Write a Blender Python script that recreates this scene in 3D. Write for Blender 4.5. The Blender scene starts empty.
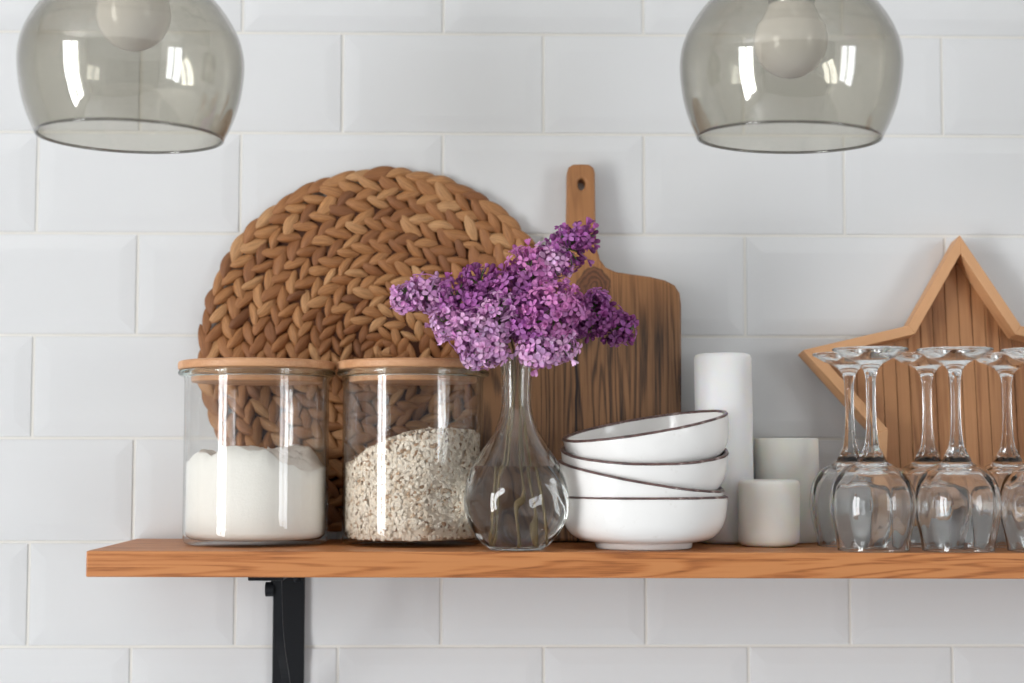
import bpy, bmesh, math, random
from mathutils import Vector, Matrix, noise as mnoise

C = bpy.context.scene.collection
random.seed(7)
PI = math.pi

# ------------------------------------------------------------------ camera
F_PX, PITCH, YAW, ROLL = 1604.14, 0.0705814, 0.01927295, 0.00083074
ZO = 1.9584                                   # height of the tile joint used as datum
CAM = Vector((0.34355, -1.60109, ZO - 0.425737))
fw = Vector((math.sin(YAW) * math.cos(PITCH), math.cos(YAW) * math.cos(PITCH), math.sin(PITCH)))
r0 = fw.cross(Vector((0, 0, 1))).normalized()
u0 = r0.cross(fw)
RT = math.cos(ROLL) * r0 + math.sin(ROLL) * u0
UP = -math.sin(ROLL) * r0 + math.cos(ROLL) * u0


def at(x, y, Y):
    """world point seen at photo pixel (x, y) on the plane at depth Y (survey of the photograph)"""
    d = (x - 512) * RT - (y - 341.5) * UP + F_PX * fw
    return CAM + d * ((Y - CAM.y) / d.y)


def shelf_z(x):
    return ZO - 0.5084 - 0.0027 * (x - 0.004)


def px(Y):
    """metres per photo pixel at depth Y"""
    return (Y + 1.60109) / F_PX


cam = bpy.data.cameras.new('camera')
cam.sensor_width = 36
cam.lens = F_PX / 1024 * 36
cam.clip_start = 0.02
cam.dof.use_dof = True
cam.dof.focus_distance = 1.44
cam.dof.aperture_fstop = 3.5
co = bpy.data.objects.new('camera', cam)
C.objects.link(co)
co.matrix_world = Matrix(((RT.x, UP.x, -fw.x, CAM.x), (RT.y, UP.y, -fw.y, CAM.y), (RT.z, UP.z, -fw.z, CAM.z), (0, 0, 0, 1)))
bpy.context.scene.camera = co

# ------------------------------------------------------------------ object helpers


def tag(o, label, cat, group=None, kind=None):
    o['label'] = label
    o['category'] = cat
    if group:
        o['group'] = group
    if kind:
        o['kind'] = kind
    return o


def thing(name, label, cat, loc, group=None, rot=(0, 0, 0)):
    o = bpy.data.objects.new(name, None)
    o.empty_display_size = 0.03
    C.objects.link(o)
    o.location = loc
    o.rotation_euler = rot
    return tag(o, label, cat, group)


def obj(name, bm, mats, parent=None, loc=None, smooth=True):
    me = bpy.data.meshes.new(name)
    if smooth:
        for f in bm.faces:
            f.smooth = True
    bm.normal_update()
    bm.to_mesh(me)
    bm.free()
    for m in (mats if isinstance(mats, (list, tuple)) else [mats]):
        me.materials.append(m)
    o = bpy.data.objects.new(name, me)
    C.objects.link(o)
    if parent:
        o.parent = parent
    if loc is not None:
        o.location = loc
    return o


def copy_thing(root, loc, label, rotz=0.0):
    c = root.copy()
    C.objects.link(c)
    c.location = loc
    c.rotation_euler = (root.rotation_euler.x, root.rotation_euler.y, rotz)
    c['label'] = label
    for ch in list(root.children):
        d = ch.copy()
        C.objects.link(d)
        d.parent = c
        for g in list(ch.children):
            e = g.copy()
            C.objects.link(e)
            e.parent = d
    return c


def box(bm, lo, hi, bevel=0.0, seg=2):
    r = bmesh.ops.create_cube(bm, size=1.0)
    vs = r['verts']
    for v in vs:
        v.co = Vector((lo[i] + (hi[i] - lo[i]) * (v.co[i] + 0.5) for i in range(3)))
    if bevel:
        es = list({e for v in vs for e in v.link_edges})
        bmesh.ops.bevel(bm, geom=es, offset=bevel, segments=seg, affect='EDGES', profile=0.5)
    return vs


def spline(pts, n=6):
    """Catmull-Rom through 2-D points"""
    P = [Vector(p) for p in pts]
    out = []
    for i in range(len(P) - 1):
        p0 = P[max(i - 1, 0)]
        p1, p2 = P[i], P[i + 1]
        p3 = P[min(i + 2, len(P) - 1)]
        for k in range(n):
            t = k / n
            out.append(0.5 * ((2 * p1) + (p2 - p0) * t + (2 * p0 - 5 * p1 + 4 * p2 - p3) * t * t + (3 * p1 - p0 - 3 * p2 + p3) * t ** 3))
    out.append(P[-1])
    return [tuple(v) for v in out]


def lathe(bm, prof, n=64, closed=False, mod=None):
    """revolve (r, z) about z; r = 0 ends become poles"""
    rings = []
    for i, (r, z) in enumerate(prof):
        if r < 1e-6:
            rings.append([bm.verts.new((0, 0, z))])
        else:
            ring = []
            for k in range(n):
                a = 2 * PI * k / n
                rr = r + (mod(a, r, z, i) if mod else 0)
                ring.append(bm.verts.new((rr * math.cos(a), rr * math.sin(a), z)))
            rings.append(ring)
    pairs = list(zip(rings, rings[1:]))
    if closed:
        pairs.append((rings[-1], rings[0]))
    for A, B in pairs:
        for k in range(n):
            k2 = (k + 1) % n
            if len(A) == 1 and len(B) == 1:
                continue
            if len(A) == 1:
                bm.faces.new((A[0], B[k2], B[k]))
            elif len(B) == 1:
                bm.faces.new((A[k], A[k2], B[0]))
            else:
                bm.faces.new((A[k], A[k2], B[k2], B[k]))
    return rings


def tube(bm, pts, rad, n=8, caps=True):
    pts = [Vector(p) for p in pts]
    rings = []
    for i, p in enumerate(pts):
        t = (pts[min(i + 1, len(pts) - 1)] - pts[max(i - 1, 0)]).normalized()
        a = t.cross(Vector((0.3, 1, 0.2))).normalized()
        b = t.cross(a)
        r = rad[i] if isinstance(rad, (list, tuple)) else rad
        rings.append([bm.verts.new(p + r * (math.cos(2 * PI * k / n) * a + math.sin(2 * PI * k / n) * b)) for k in range(n)])
    for A, B in zip(rings, rings[1:]):
        for k in range(n):
            bm.faces.new((A[k], A[(k + 1) % n], B[(k + 1) % n], B[k]))
    if caps:
        bm.faces.new(rings[0][::-1])
        bm.faces.new(rings[-1])


def curve3(pts, n=6):
    P = [Vector(p) for p in pts]
    out = []
    for i in range(len(P) - 1):
        p0, p1, p2, p3 = P[max(i - 1, 0)], P[i], P[i + 1], P[min(i + 2, len(P) - 1)]
        for k in range(n):
            t = k / n
            out.append(0.5 * ((2 * p1) + (p2 - p0) * t + (2 * p0 - 5 * p1 + 4 * p2 - p3) * t * t + (3 * p1 - p0 - 3 * p2 + p3) * t ** 3))
    out.append(P[-1])
    return out


def fix_normals(bm):
    bmesh.ops.recalc_face_normals(bm, faces=bm.faces[:])


# ------------------------------------------------------------------ material helpers


def srgb(r, g, b):
    f = lambda c: c / 12.92 if c <= 0.04045 else ((c + 0.055) / 1.055) ** 2.4
    return (f(r / 255), f(g / 255), f(b / 255), 1)


class Mat:
    def __init__(s, name):
        s.m = bpy.data.materials.new(name)
        s.m.use_nodes = True
        s.t = s.m.node_tree
        s.t.nodes.clear()
        s.out = s.n('ShaderNodeOutputMaterial')

    def n(s, kind, **kw):
        nd = s.t.nodes.new(kind)
        for k, v in kw.items():
            setattr(nd, k, v)
        return nd

    def put(s, nd, key, v):
        if hasattr(v, 'is_linked') or isinstance(v, bpy.types.NodeSocket):
            s.t.links.new(v, nd.inputs[key])
        else:
            nd.inputs[key].default_value = v

    def math(s, op, a, b=None, c=None, clamp=False):
        nd = s.n('ShaderNodeMath', operation=op, use_clamp=clamp)
        for i, v in enumerate((a, b, c)):
            if v is not None:
                s.put(nd, i, v)
        return nd.outputs[0]

    def mix(s, f, a, b, blend='MIX'):
        nd = s.n('ShaderNodeMix', data_type='RGBA', blend_type=blend)
        s.put(nd, 0, f)
        s.put(nd, 6, a)
        s.put(nd, 7, b)
        return nd.outputs[2]

    def coords(s, scale=(1, 1, 1), loc=(0, 0, 0), kind='Object'):
        tc = s.n('ShaderNodeTexCoord')
        mp = s.n('ShaderNodeMapping')
        mp.inputs['Scale'].default_value = scale
        mp.inputs['Location'].default_value = loc
        s.t.links.new(tc.outputs[kind], mp.inputs['Vector'])
        return mp.outputs[0]

    def noise(s, vec, scale=5, detail=4, rough=0.5, dist=0.0):
        nd = s.n('ShaderNodeTexNoise')
        if vec is not None:
            s.put(nd, 'Vector', vec)
        nd.inputs['Scale'].default_value = scale
        nd.inputs['Detail'].default_value = detail
        nd.inputs['Roughness'].default_value = rough
        nd.inputs['Distortion'].default_value = dist
        return nd.outputs[0]

    def ramp(s, f, stops):
        nd = s.n('ShaderNodeValToRGB')
        cr = nd.color_ramp
        while len(cr.elements) < len(stops):
            cr.elements.new(0.5)
        for e, (p, c) in zip(cr.elements, stops):
            e.position = p
            e.color = c
        s.put(nd, 0, f)
        return nd.outputs[0]

    def bump(s, h, strength=0.2, dist=0.001):
        nd = s.n('ShaderNodeBump')
        nd.inputs['Strength'].default_value = strength
        nd.inputs['Distance'].default_value = dist
        s.put(nd, 'Height', h)
        return nd.outputs[0]

    def princ(s, **kw):
        nd = s.n('ShaderNodeBsdfPrincipled')
        for k, v in kw.items():
            s.put(nd, k.replace('_', ' '), v)
        s.t.links.new(nd.outputs[0], s.out.inputs[0])
        return nd


def plain(name, col, rough=0.5, **kw):
    m = Mat(name)
    m.princ(Base_Color=col, Roughness=rough, **kw)
    return m.m


def wood(name, dark, mid, light, grain, ring=30.0, dist=3.0, rough=0.55, fibre=1.0, seed=0.0, amount=0.5):
    """grain = axis index the fibres run along"""
    m = Mat(name)
    sc = [22, 22, 22]
    sc[grain] = 1.3
    v = m.coords(sc, (seed, seed * 0.7, seed * 1.3))
    big = m.noise(v, 1.0, 3, 0.55, dist)
    sn = m.math('SINE', m.math('MULTIPLY', big, ring * 1.57))
    saw = m.math('POWER', m.math('ADD', m.math('MULTIPLY', sn, 0.5), 0.5), 2.5)
    sf = [420, 420, 420]
    sf[grain] = 11
    fib = m.noise(m.coords(sf, (seed, 0, 0)), 1.0, 3, 0.6)
    sp = [900, 900, 900]
    sp[grain] = 40
    pore = m.math('MULTIPLY', m.math('SUBTRACT', m.noise(m.coords(sp, (0, seed, 0)), 1.0, 2), 0.42), 1.6)
    saw = m.math('MULTIPLY', saw, m.math('ADD', 0.65, pore))
    sl = [5, 5, 5]
    sl[grain] = 1.2
    slow = m.noise(m.coords(sl, (seed * 2, 3, 1)), 1.0, 2)
    f = m.math('ADD', m.math('MULTIPLY', saw, amount), m.math('MULTIPLY', m.math('SUBTRACT', fib, 0.5), fibre))
    f = m.math('ADD', f, m.math('MULTIPLY', m.math('SUBTRACT', slow, 0.5), 0.8))
    col = m.ramp(f, [(0.0, light), (0.32, mid), (0.85, dark)])
    m.princ(Base_Color=col, Roughness=rough, Normal=m.bump(m.math('MULTIPLY', f, -1.0), 0.25, 0.0006))
    return m, col, f


def thin_glass(name, tint, edge, f0=0.05, power=5.0, spread=3.0, rough=0.0):
    """wall of thin blown glass: passes light straight through, mirrors at grazing angles"""
    m = Mat(name)
    lw = m.n('ShaderNodeLayerWeight')
    lw.inputs[0].default_value = 0.5
    fac = lw.outputs['Facing']
    fr = m.math('ADD', f0, m.math('MULTIPLY', 1 - f0, m.math('POWER', fac, power)), clamp=True)
    colr = m.mix(m.math('POWER', fac, spread), tint, edge)
    tr = m.n('ShaderNodeBsdfTransparent')
    m.put(tr, 0, colr)
    gl = m.n('ShaderNodeBsdfGlossy')
    gl.inputs['Roughness'].default_value = rough
    mx = m.n('ShaderNodeMixShader')
    m.put(mx, 0, fr)
    m.t.links.new(tr.outputs[0], mx.inputs[1])
    m.t.links.new(gl.outputs[0], mx.inputs[2])
    m.t.links.new(mx.outputs[0], m.out.inputs[0])
    return m.m


def real_glass(name, col=(1, 1, 1, 1), ior=1.5):
    m = Mat(name)
    g = m.n('ShaderNodeBsdfGlass')
    g.inputs['Color'].default_value = col
    g.inputs['Roughness'].default_value = 0.0
    g.inputs['IOR'].default_value = ior
    m.t.links.new(g.outputs[0], m.out.inputs[0])
    return m.m


# tile and grout
m = Mat('white_tile')
v = m.coords((1, 1, 1))
wav = m.noise(v, 14, 2, 0.5)
m.princ(Base_Color=(0.70, 0.705, 0.705, 1), Roughness=0.14, Normal=m.bump(wav, 0.12, 0.004))
M_TILE = m.m
m = Mat('cream_grout')
v = m.coords((1, 1, 1))
g = m.noise(v, 5, 3)
m.princ(Base_Color=m.mix(g, (0.76, 0.75, 0.71, 1), (0.68, 0.655, 0.60, 1)), Roughness=0.85)
M_GROUT = m.m
M_PLASTER = plain('white_plaster', (0.82, 0.81, 0.79, 1), 0.8)
M_FLOOR = wood('floor_cool_bounce', srgb(136, 138, 142), srgb(158, 160, 164), srgb(172, 174, 178), 0, rough=0.4)[0].m  # unseen floor, cool grey chosen for the light it bounces up
M_DARKWALL = plain('dark_reflection_wall', (0.10, 0.105, 0.115, 1), 0.6)  # unseen rear wall, made dark so the glass reflects darker tones
M_WFRAME = plain('window_paint', (0.8, 0.8, 0.78, 1), 0.4)

# shelf oak
M_SHELF = wood('shelf_oak', srgb(112, 62, 28), srgb(172, 106, 56), srgb(190, 126, 74), 0, ring=52, dist=0.9, rough=0.5, fibre=0.9, seed=2.3, amount=0.62)[0].m
M_LID = wood('lid_beech', srgb(168, 112, 72), srgb(194, 142, 100), srgb(208, 160, 120), 0, ring=10, dist=0.5, rough=0.5, fibre=0.4, seed=5)[0].m
M_STAR = wood('star_pine', srgb(116, 74, 42), srgb(156, 106, 66), srgb(174, 124, 82), 2, ring=22, dist=0.4, rough=0.6, fibre=0.8, seed=1.1, amount=0.75)[0].m
M_STARF = wood('star_frame_pine', srgb(150, 98, 58), srgb(190, 136, 90), srgb(206, 156, 112), 2, ring=20, dist=0.8, rough=0.6, fibre=0.6, seed=4.1)[0].m
M_BRACKET = plain('black_iron', (0.008, 0.009, 0.011, 1), 0.5, **{'Specular_IOR_Level': 0.25})
M_BULB = plain('frosted_bulb', (0.84, 0.81, 0.79, 1), 0.12)
M_STEEL = plain('lamp_metal', (0.5, 0.5, 0.5, 1), 0.3, Metallic=1.0)
M_CORD = plain('lamp_cord', (0.03, 0.03, 0.03, 1), 0.6)
M_JAR = thin_glass('jar_glass', (0.988, 0.992, 0.990, 1), (0.70, 0.76, 0.74, 1), 0.035, 4.0, 6.0)
M_RIMGLASS = real_glass('jar_rim_glass', (0.94, 0.975, 0.965, 1), 1.5)
M_SMOKE = thin_glass('smoked_glass', (0.868, 0.858, 0.822, 1), (0.60, 0.58, 0.53, 1), 0.08, 4.5, 3.0)
M_SMOKERIM = thin_glass('smoked_glass_edge', (0.62, 0.61, 0.59, 1), (0.28, 0.28, 0.27, 1), 0.08, 4.0, 2.0)
M_CLEAR = real_glass('clear_glass', (0.985, 0.99, 0.99, 1), 1.48)
M_VASE = real_glass('vase_glass', (0.985, 0.99, 0.987, 1), 1.48)
M_WATER = real_glass('water', (0.985, 0.988, 0.985, 1), 1.33)
M_WETWALL = real_glass('water_against_glass', (0.99, 0.99, 0.985, 1), 1.33 / 1.48)

m = Mat('glazed_stoneware')
sp = m.noise(m.coords((1, 1, 1)), 160, 3)
m.princ(Base_Color=m.ramp(sp, [(0.2, srgb(230, 228, 223)), (0.36, srgb(240, 239, 236))]), Roughness=0.16, Normal=m.bump(m.noise(m.coords((1, 1, 1)), 45, 2), 0.1, 0.001))
M_BOWL = m.m
m = Mat('brown_rim_glaze')
sp = m.noise(m.coords((1, 1, 1)), 120, 4, 0.7)
m.princ(Base_Color=m.ramp(sp, [(0.38, srgb(70, 52, 50)), (0.56, srgb(112, 86, 82)), (0.74, srgb(180, 168, 162))]), Roughness=0.3)
M_RIM = m.m


def wax(name, col):
    m = Mat(name)
    m.princ(Base_Color=col, Roughness=0.45, Subsurface_Weight=0.5, Subsurface_Radius=(0.02, 0.015, 0.01), Subsurface_Scale=0.5,
            Normal=m.bump(m.noise(m.coords((1, 1, 1)), 60, 3), 0.08, 0.001))
    return m.m


M_WAX = wax('white_wax', srgb(246, 246, 245))
M_WAX2 = wax('ivory_wax', srgb(246, 243, 235))

m = Mat('flour')
m.princ(Base_Color=srgb(240, 236, 228), Roughness=0.95, Normal=m.bump(m.noise(m.coords((1, 1, 1)), 300, 4, 0.7), 0.4, 0.001))
M_FLOUR = m.m

m = Mat('oat_flakes')
geo = m.n('ShaderNodeNewGeometry')
rnd = geo.outputs['Random Per Island']
c1 = m.ramp(rnd, [(0.0, srgb(128, 98, 72)), (0.06, srgb(190, 160, 130)), (0.2, srgb(236, 220, 198)), (0.7, srgb(248, 238, 222)), (1.0, srgb(228, 214, 196))])
c2 = m.noise(m.coords((1, 1, 1)), 700, 2)
m.princ(Base_Color=m.mix(m.math('MULTIPLY', c2, 0.22), c1, srgb(160, 130, 104)), Roughness=0.85)
M_OAT = m.m

m = Mat('woven_hyacinth')
geo = m.n('ShaderNodeNewGeometry')
rnd = geo.outputs['Random Per Island']
uv = m.coords((2.2, 26, 1), kind='UV')
comb = m.n('ShaderNodeVectorMath', operation='ADD')
sxyz = m.n('ShaderNodeCombineXYZ')
m.put(sxyz, 0, m.math('MULTIPLY', rnd, 91.0))
m.put(sxyz, 1, m.math('MULTIPLY', rnd, 37.0))
m.t.links.new(uv, comb.inputs[0])
m.t.links.new(sxyz.outputs[0], comb.inputs[1])
fib = m.noise(comb.outputs[0], 1.0, 3, 0.6)
c1 = m.ramp(rnd, [(0.0, srgb(116, 72, 40)), (0.10, srgb(146, 95, 54)), (0.5, srgb(168, 115, 68)), (0.85, srgb(184, 133, 84)), (1.0, srgb(200, 154, 106))])
c2 = m.mix(m.math('MULTIPLY', m.math('SUBTRACT', 0.62, fib), 1.6, clamp=True), c1, srgb(96, 54, 28))
m.princ(Base_Color=c2, Roughness=0.6, Normal=m.bump(fib, 0.5, 0.0015))
M_MAT = m.m
M_MATUNDER = plain('mat_dark_underlay', srgb(70, 38, 20), 0.9)  # added underlay, its dark colour stands for shade between strands

m = Mat('lilac_petal')
vc = m.n('ShaderNodeVertexColor', layer_name='tint')
df = m.n('ShaderNodeBsdfPrincipled')
m.put(df, 'Base Color', vc.outputs[0])
df.inputs['Roughness'].default_value = 0.6
tl = m.n('ShaderNodeBsdfTranslucent')
m.put(tl, 0, vc.outputs[0])
mx = m.n('ShaderNodeMixShader')
mx.inputs[0].default_value = 0.25
m.t.links.new(df.outputs[0], mx.inputs[1])
m.t.links.new(tl.outputs[0], mx.inputs[2])
m.t.links.new(mx.outputs[0], m.out.inputs[0])
M_PETAL = m.m
M_STEM = plain('lilac_stem', srgb(112, 92, 54), 0.6)
M_LEAF = plain('lilac_leaf', srgb(92, 128, 58), 0.5)

# ------------------------------------------------------------------ room
RX0, RX1, RY0, RZ1 = -2.05, 2.75, -3.5, 2.62
P, Q, J = 0.203, 0.1023576, 0.0026


def structure(o):
    o['kind'] = 'structure'
    return o


bm = bmesh.new()
box(bm, (RX0, 0.0013, 0), (RX1, 0.12, RZ1))
for f in bm.faces:
    f.material_index = 1
grout_faces = set(bm.faces)
k0 = int(math.floor((ZO - RZ1) / Q))
k1 = int(math.ceil(ZO / Q))


def tile(bm, xa, xb, za, zb):
    bw = 0.0135
    e = J / 2
    xs = (max(xa + e, RX0), min(xb - e, RX1))
    zs = (max(za + e, 0.0), min(zb - e, RZ1))
    if xs[1] - xs[0] < 0.04 or zs[1] - zs[0] < 0.035:
        return
    ring = lambda d, y: [bm.verts.new((xs[0] + d, y, zs[0] + d)), bm.verts.new((xs[1] - d, y, zs[0] + d)), bm.verts.new((xs[1] - d, y, zs[1] - d)), bm.verts.new((xs[0] + d, y, zs[1] - d))]
    R = [ring(0, 0.004), ring(0.0, 0.0012), ring(0.0007, 0.0002), ring(bw, -0.0010), ring(bw + 0.003, -0.0012)]
    for A, B in zip(R, R[1:]):
        for k in range(4):
            bm.faces.new((A[k], A[(k + 1) % 4], B[(k + 1) % 4], B[k]))
    bm.faces.new(R[-1])


for k in range(k0, k1):
    off = 0 if k % 2 == 0 else 1
    for c in range(-20, 30):
        xa = (2 * c + off) * P / 2
        tile(bm, xa, xa + P, ZO - (k + 1) * Q, ZO - k * Q)
structure(obj('wall_back', bm, [M_TILE, M_GROUT], smooth=False))

bm = bmesh.new()
box(bm, (RX0 - 0.12, RY0 - 0.12, -0.1), (RX1 + 0.12, 0.12, 0))
structure(obj('floor', bm, M_FLOOR, smooth=False))
bm = bmesh.new()
box(bm, (RX0 - 0.12, RY0 - 0.12, RZ1), (RX1 + 0.12, 0.12, RZ1 + 0.1))
structure(obj('ceiling', bm, M_PLASTER, smooth=False))
# left wall with a tall window, right wall with a second opening added for fill light
WY0, WY1, WZ0, WZ1 = -2.75, -1.6, 0.35, 2.4
bm = bmesh.new()
box(bm, (RX0 - 0.12, RY0, 0), (RX0, WY0, RZ1))
box(bm, (RX0 - 0.12, WY1, 0), (RX0, 0.12, RZ1))
box(bm, (RX0 - 0.12, WY0, 0), (RX0, WY1, WZ0))
box(bm, (RX0 - 0.12, WY0, WZ1), (RX0, WY1, RZ1))
structure(obj('wall_left', bm, M_PLASTER, smooth=False))
bm = bmesh.new()
fwid = 0.06
for a, b, c, d in ((WY0, WY0 + fwid, WZ0, WZ1), (WY1 - fwid, WY1, WZ0, WZ1), (WY0, WY1, WZ0, WZ0 + fwid), (WY0, WY1, WZ1 - fwid, WZ1), ((WY0 + WY1) / 2 - 0.035, (WY0 + WY1) / 2 + 0.035, WZ0, WZ1)):
    box(bm, (RX0 - 0.09, a, c), (RX0 - 0.03, b, d))
structure(obj('window_1', bm, M_WFRAME, smooth=False))
bm = bmesh.new()
box(bm, (RX0 - 0.12, RY0 - 0.12, 0), (RX1 + 0.12, RY0, RZ1))
structure(obj('wall_rear', bm, M_DARKWALL, smooth=False))
VY0, VY1, VZ0, VZ1 = -2.9, -1.7, 1.0, 2.3
bm = bmesh.new()
box(bm, (RX1, RY0, 0), (RX1 + 0.12, VY0, RZ1))
box(bm, (RX1, VY1, 0), (RX1 + 0.12, 0.12, RZ1))
box(bm, (RX1, VY0, 0), (RX1 + 0.12, VY1, VZ0))
box(bm, (RX1, VY0, VZ1), (RX1 + 0.12, VY1, RZ1))
structure(obj('wall_right', bm, M_PLASTER, smooth=False))
bm = bmesh.new()
for a, b, c, d in ((VY0, VY0 + fwid, VZ0, VZ1), (VY1 - fwid, VY1, VZ0, VZ1), (VY0, VY1, VZ0, VZ0 + fwid), (VY0, VY1, VZ1 - fwid, VZ1), ((VY0 + VY1) / 2 - 0.035, (VY0 + VY1) / 2 + 0.035, VZ0, VZ1)):
    box(bm, (RX1 + 0.03, a, c), (RX1 + 0.09, b, d))
structure(obj('fill_window', bm, M_WFRAME, smooth=False))  # frame made up around the added fill light


def area_light(name, loc, rot, sx, sy, power, col):
    L = bpy.data.lights.new(name, 'AREA')
    L.shape = 'RECTANGLE'
    L.size, L.size_y = sx, sy
    L.energy = power
    L.color = col
    o = bpy.data.objects.new(name, L)
    C.objects.link(o)
    o.location = loc
    o.rotation_euler = rot
    return o


area_light('daylight_left', (RX0 - 0.11, (WY0 + WY1) / 2, (WZ0 + WZ1) / 2), (0, -PI / 2, 0), WZ1 - WZ0, WY1 - WY0, 132, (0.985, 0.99, 1.0))
area_light('added_fill_right', (RX1 + 0.11, (VY0 + VY1) / 2, (VZ0 + VZ1) / 2), (0, PI / 2, 0), VZ1 - VZ0, VY1 - VY0, 40, (0.96, 0.98, 1.0))  # fill light added on the right, no window known there

w = bpy.data.worlds.new('sky')
bpy.context.scene.world = w
w.use_nodes = True
w.node_tree.nodes['Background'].inputs[0].default_value = (0.85, 0.92, 1.0, 1)
w.node_tree.nodes['Background'].inputs[1].default_value = 1.5

# ------------------------------------------------------------------ shelf and bracket
SH = 0.0224
bm = bmesh.new()
box(bm, (0.0, -0.2045, -SH), (1.75, -0.0025, 0), 0.0014, 2)
sh = obj('wall_shelf', bm, M_SHELF, loc=(0.004, 0, shelf_z(0.004)), smooth=False)
sh.rotation_euler = (0, 0.0027, 0)
tag(sh, 'long orange-brown oak plank shelf on the white tiled wall', 'shelf')

bx = at(289, 620, -0.003).x
bz = shelf_z(bx) - SH - 0.0006
br = thing('shelf_bracket', 'black iron bracket under the left end of the wooden shelf', 'bracket', (bx, -0.002, bz))
bm = bmesh.new()
box(bm, (-0.0155, -0.0055, -0.19), (0.0155, -0.0012, -0.0002), 0.0008)
strap = obj('wall_strap', bm, M_BRACKET, br, smooth=False)
bm = bmesh.new()
box(bm, (-0.0155, -0.178, -0.0042), (0.0155, -0.0058, -0.0002), 0.0008)
obj('shelf_strap', bm, M_BRACKET, br, smooth=False)
pts = []
sc = Vector((-0.112, -0.0154))
for i in range(26):
    a = PI * 0.35 + 2 * PI * 1.15 * i / 25
    rr = 0.0030 + 0.0075 * i / 25
    pts.append((sc.x + rr * math.cos(a), sc.y + rr * math.sin(a)))
last = pts[-1]
br_path = [last, (-0.109, -0.036), (-0.100, -0.056), (-0.079, -0.080), (-0.049, -0.105), (-0.024, -0.134), (-0.0085, -0.165)]
pts += spline([pts[-2]] + br_path, 5)[5:]
bm = bmesh.new()
pr = None
for i, (y, z) in enumerate(pts):
    xo = 0.003 - 0.0072 * min(1.0, max(0.0, (24 - i) / 8))
    a = Vector(pts[min(i + 1, len(pts) - 1)]) - Vector(pts[max(i - 1, 0)])
    nrm = Vector((-a.y, a.x)).normalized() * 0.0015
    cur = [bm.verts.new((sx, y + s * nrm.x, z + s * nrm.y)) for sx, s in ((xo - 0.0042, -1), (xo + 0.0036, -1), (xo + 0.0036, 1), (xo - 0.0042, 1))]
    if pr:
        for k in range(4):
            bm.faces.new((pr[k], pr[(k + 1) % 4], cur[(k + 1) % 4], cur[k]))
    else:
        bm.faces.new(cur)
    pr = cur
bm.faces.new(pr[::-1])
fix_normals(bm)
obj('scroll_brace', bm, M_BRACKET, br, smooth=False)
for sx, z in ((-0.008, -0.016), (0.008, -0.016), (0.0, -0.175)):
    bm = bmesh.new()
    lathe(bm, [(0, 0.0022), (0.0022, 0.0019), (0.0036, 0.0007), (0.0036, -0.0005), (0, -0.0005)], 16)
    bmesh.ops.rotate(bm, verts=bm.verts, matrix=Matrix.Rotation(PI / 2, 3, 'X'))
    obj('screw', bm, M_BRACKET, strap, loc=(sx, -0.0058, z))

# ------------------------------------------------------------------ woven placemat
MY = -0.0125
mc = at(383.5, 351.5, MY)
R_MAT = 0.1853
mat_t = bpy.data.objects.new('placemat', None)
W = 0.0218
bm = bmesh.new()
uvl = bm.loops.layers.uv.new('UVMap')


def strand(cx, cz, ang, L, Wd, T, dip, seed):
    """flattened pointed fibre lying on the mat; ang in the x-z plane, +n is towards the room (-y)"""
    NU, NV = 9, 10
    ca, sa = math.cos(ang), math.sin(ang)
    bend = random.uniform(-0.10, 0.10)
    rows = []
    for i in range(NU):
        u = i / (NU - 1)
        s = 2 * u - 1
        k = max(1 - abs(s) ** 2.0, 0.015) ** 0.82
        row = []
        for j in range(NV):
            a = 2 * PI * j / NV
            wv = 0.5 * Wd * k * math.cos(a)
            hh = 0.5 * T * k * math.sin(a)
            hh += T * 0.10 * math.sin(3 * a + seed) * k
            lu = s * L / 2
            wv += bend * L * (s * s - 0.4)
            h = hh + dip * s * L / 2
            row.append(bm.verts.new((cx + lu * ca - wv * sa, -h, cz + lu * sa + wv * ca)))
        rows.append(row)
    for i in range(NU - 1):
        for j in range(NV):
            j2 = (j + 1) % NV
            f = bm.faces.new((rows[i][j], rows[i + 1][j], rows[i + 1][j2], rows[i][j2]))
            for lp, (uu, vv) in zip(f.loops, ((i, j), (i + 1, j), (i + 1, j + 1), (i, j + 1))):
                lp[uvl].uv = (uu / (NU - 1), vv / NV)


rad = R_MAT - W * 0.5
coil = 0
while rad > W * 0.15:
    g = min(1, rad / 0.15)
    step = 0.0120 + 0.0078 * g
    sz = 0.68 + 0.32 * g
    num = max(4, round(2 * PI * rad / step))
    ph0 = random.uniform(0, 6)
    for i in range(num):
        for side in (1, -1):
            th = ph0 + 2 * PI * (i + (0.5 if side < 0 else 0)) / num
            rr = rad + side * W * 0.24 + random.uniform(-0.0008, 0.0008) - W * 0.12 * math.sin(th - 2.2)
            if coil == 0:
                rr = rad + side * W * 0.24 - W * 0.06 * (1 + math.sin(th - 2.2))
            ang = th + PI / 2 + side * (random.uniform(0.14, 0.28) if side > 0 and coil == 0 else random.uniform(0.40, 0.62))
            q = sz * random.uniform(0.9, 1.12)
            strand(rr * math.cos(th), rr * math.sin(th), ang, 0.0325 * q, 0.0130 * q * random.uniform(0.88, 1.12), 0.0100, 0.20 * random.uniform(0.7, 1.3), random.uniform(0, 6))
    coil += 1
    rad -= W
for i in range(7):
    th = i * 0.9
    rr = 0.0105 - 0.0012 * i
    strand(rr * math.cos(th), rr * math.sin(th), th + PI / 2 + 0.3, 0.019, 0.0085, 0.009, 0.2, i)
fix_normals(bm)
nst = len(bm.faces)
underlay = [bm.verts.new(((R_MAT - W - 0.008) * math.cos(2 * PI * k / 64), y, (R_MAT - W - 0.008) * math.sin(2 * PI * k / 64))) for y in (0.0005, 0.004) for k in range(64)]
fs = [bm.faces.new(underlay[:64]), bm.faces.new(underlay[64:][::-1])]
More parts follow.
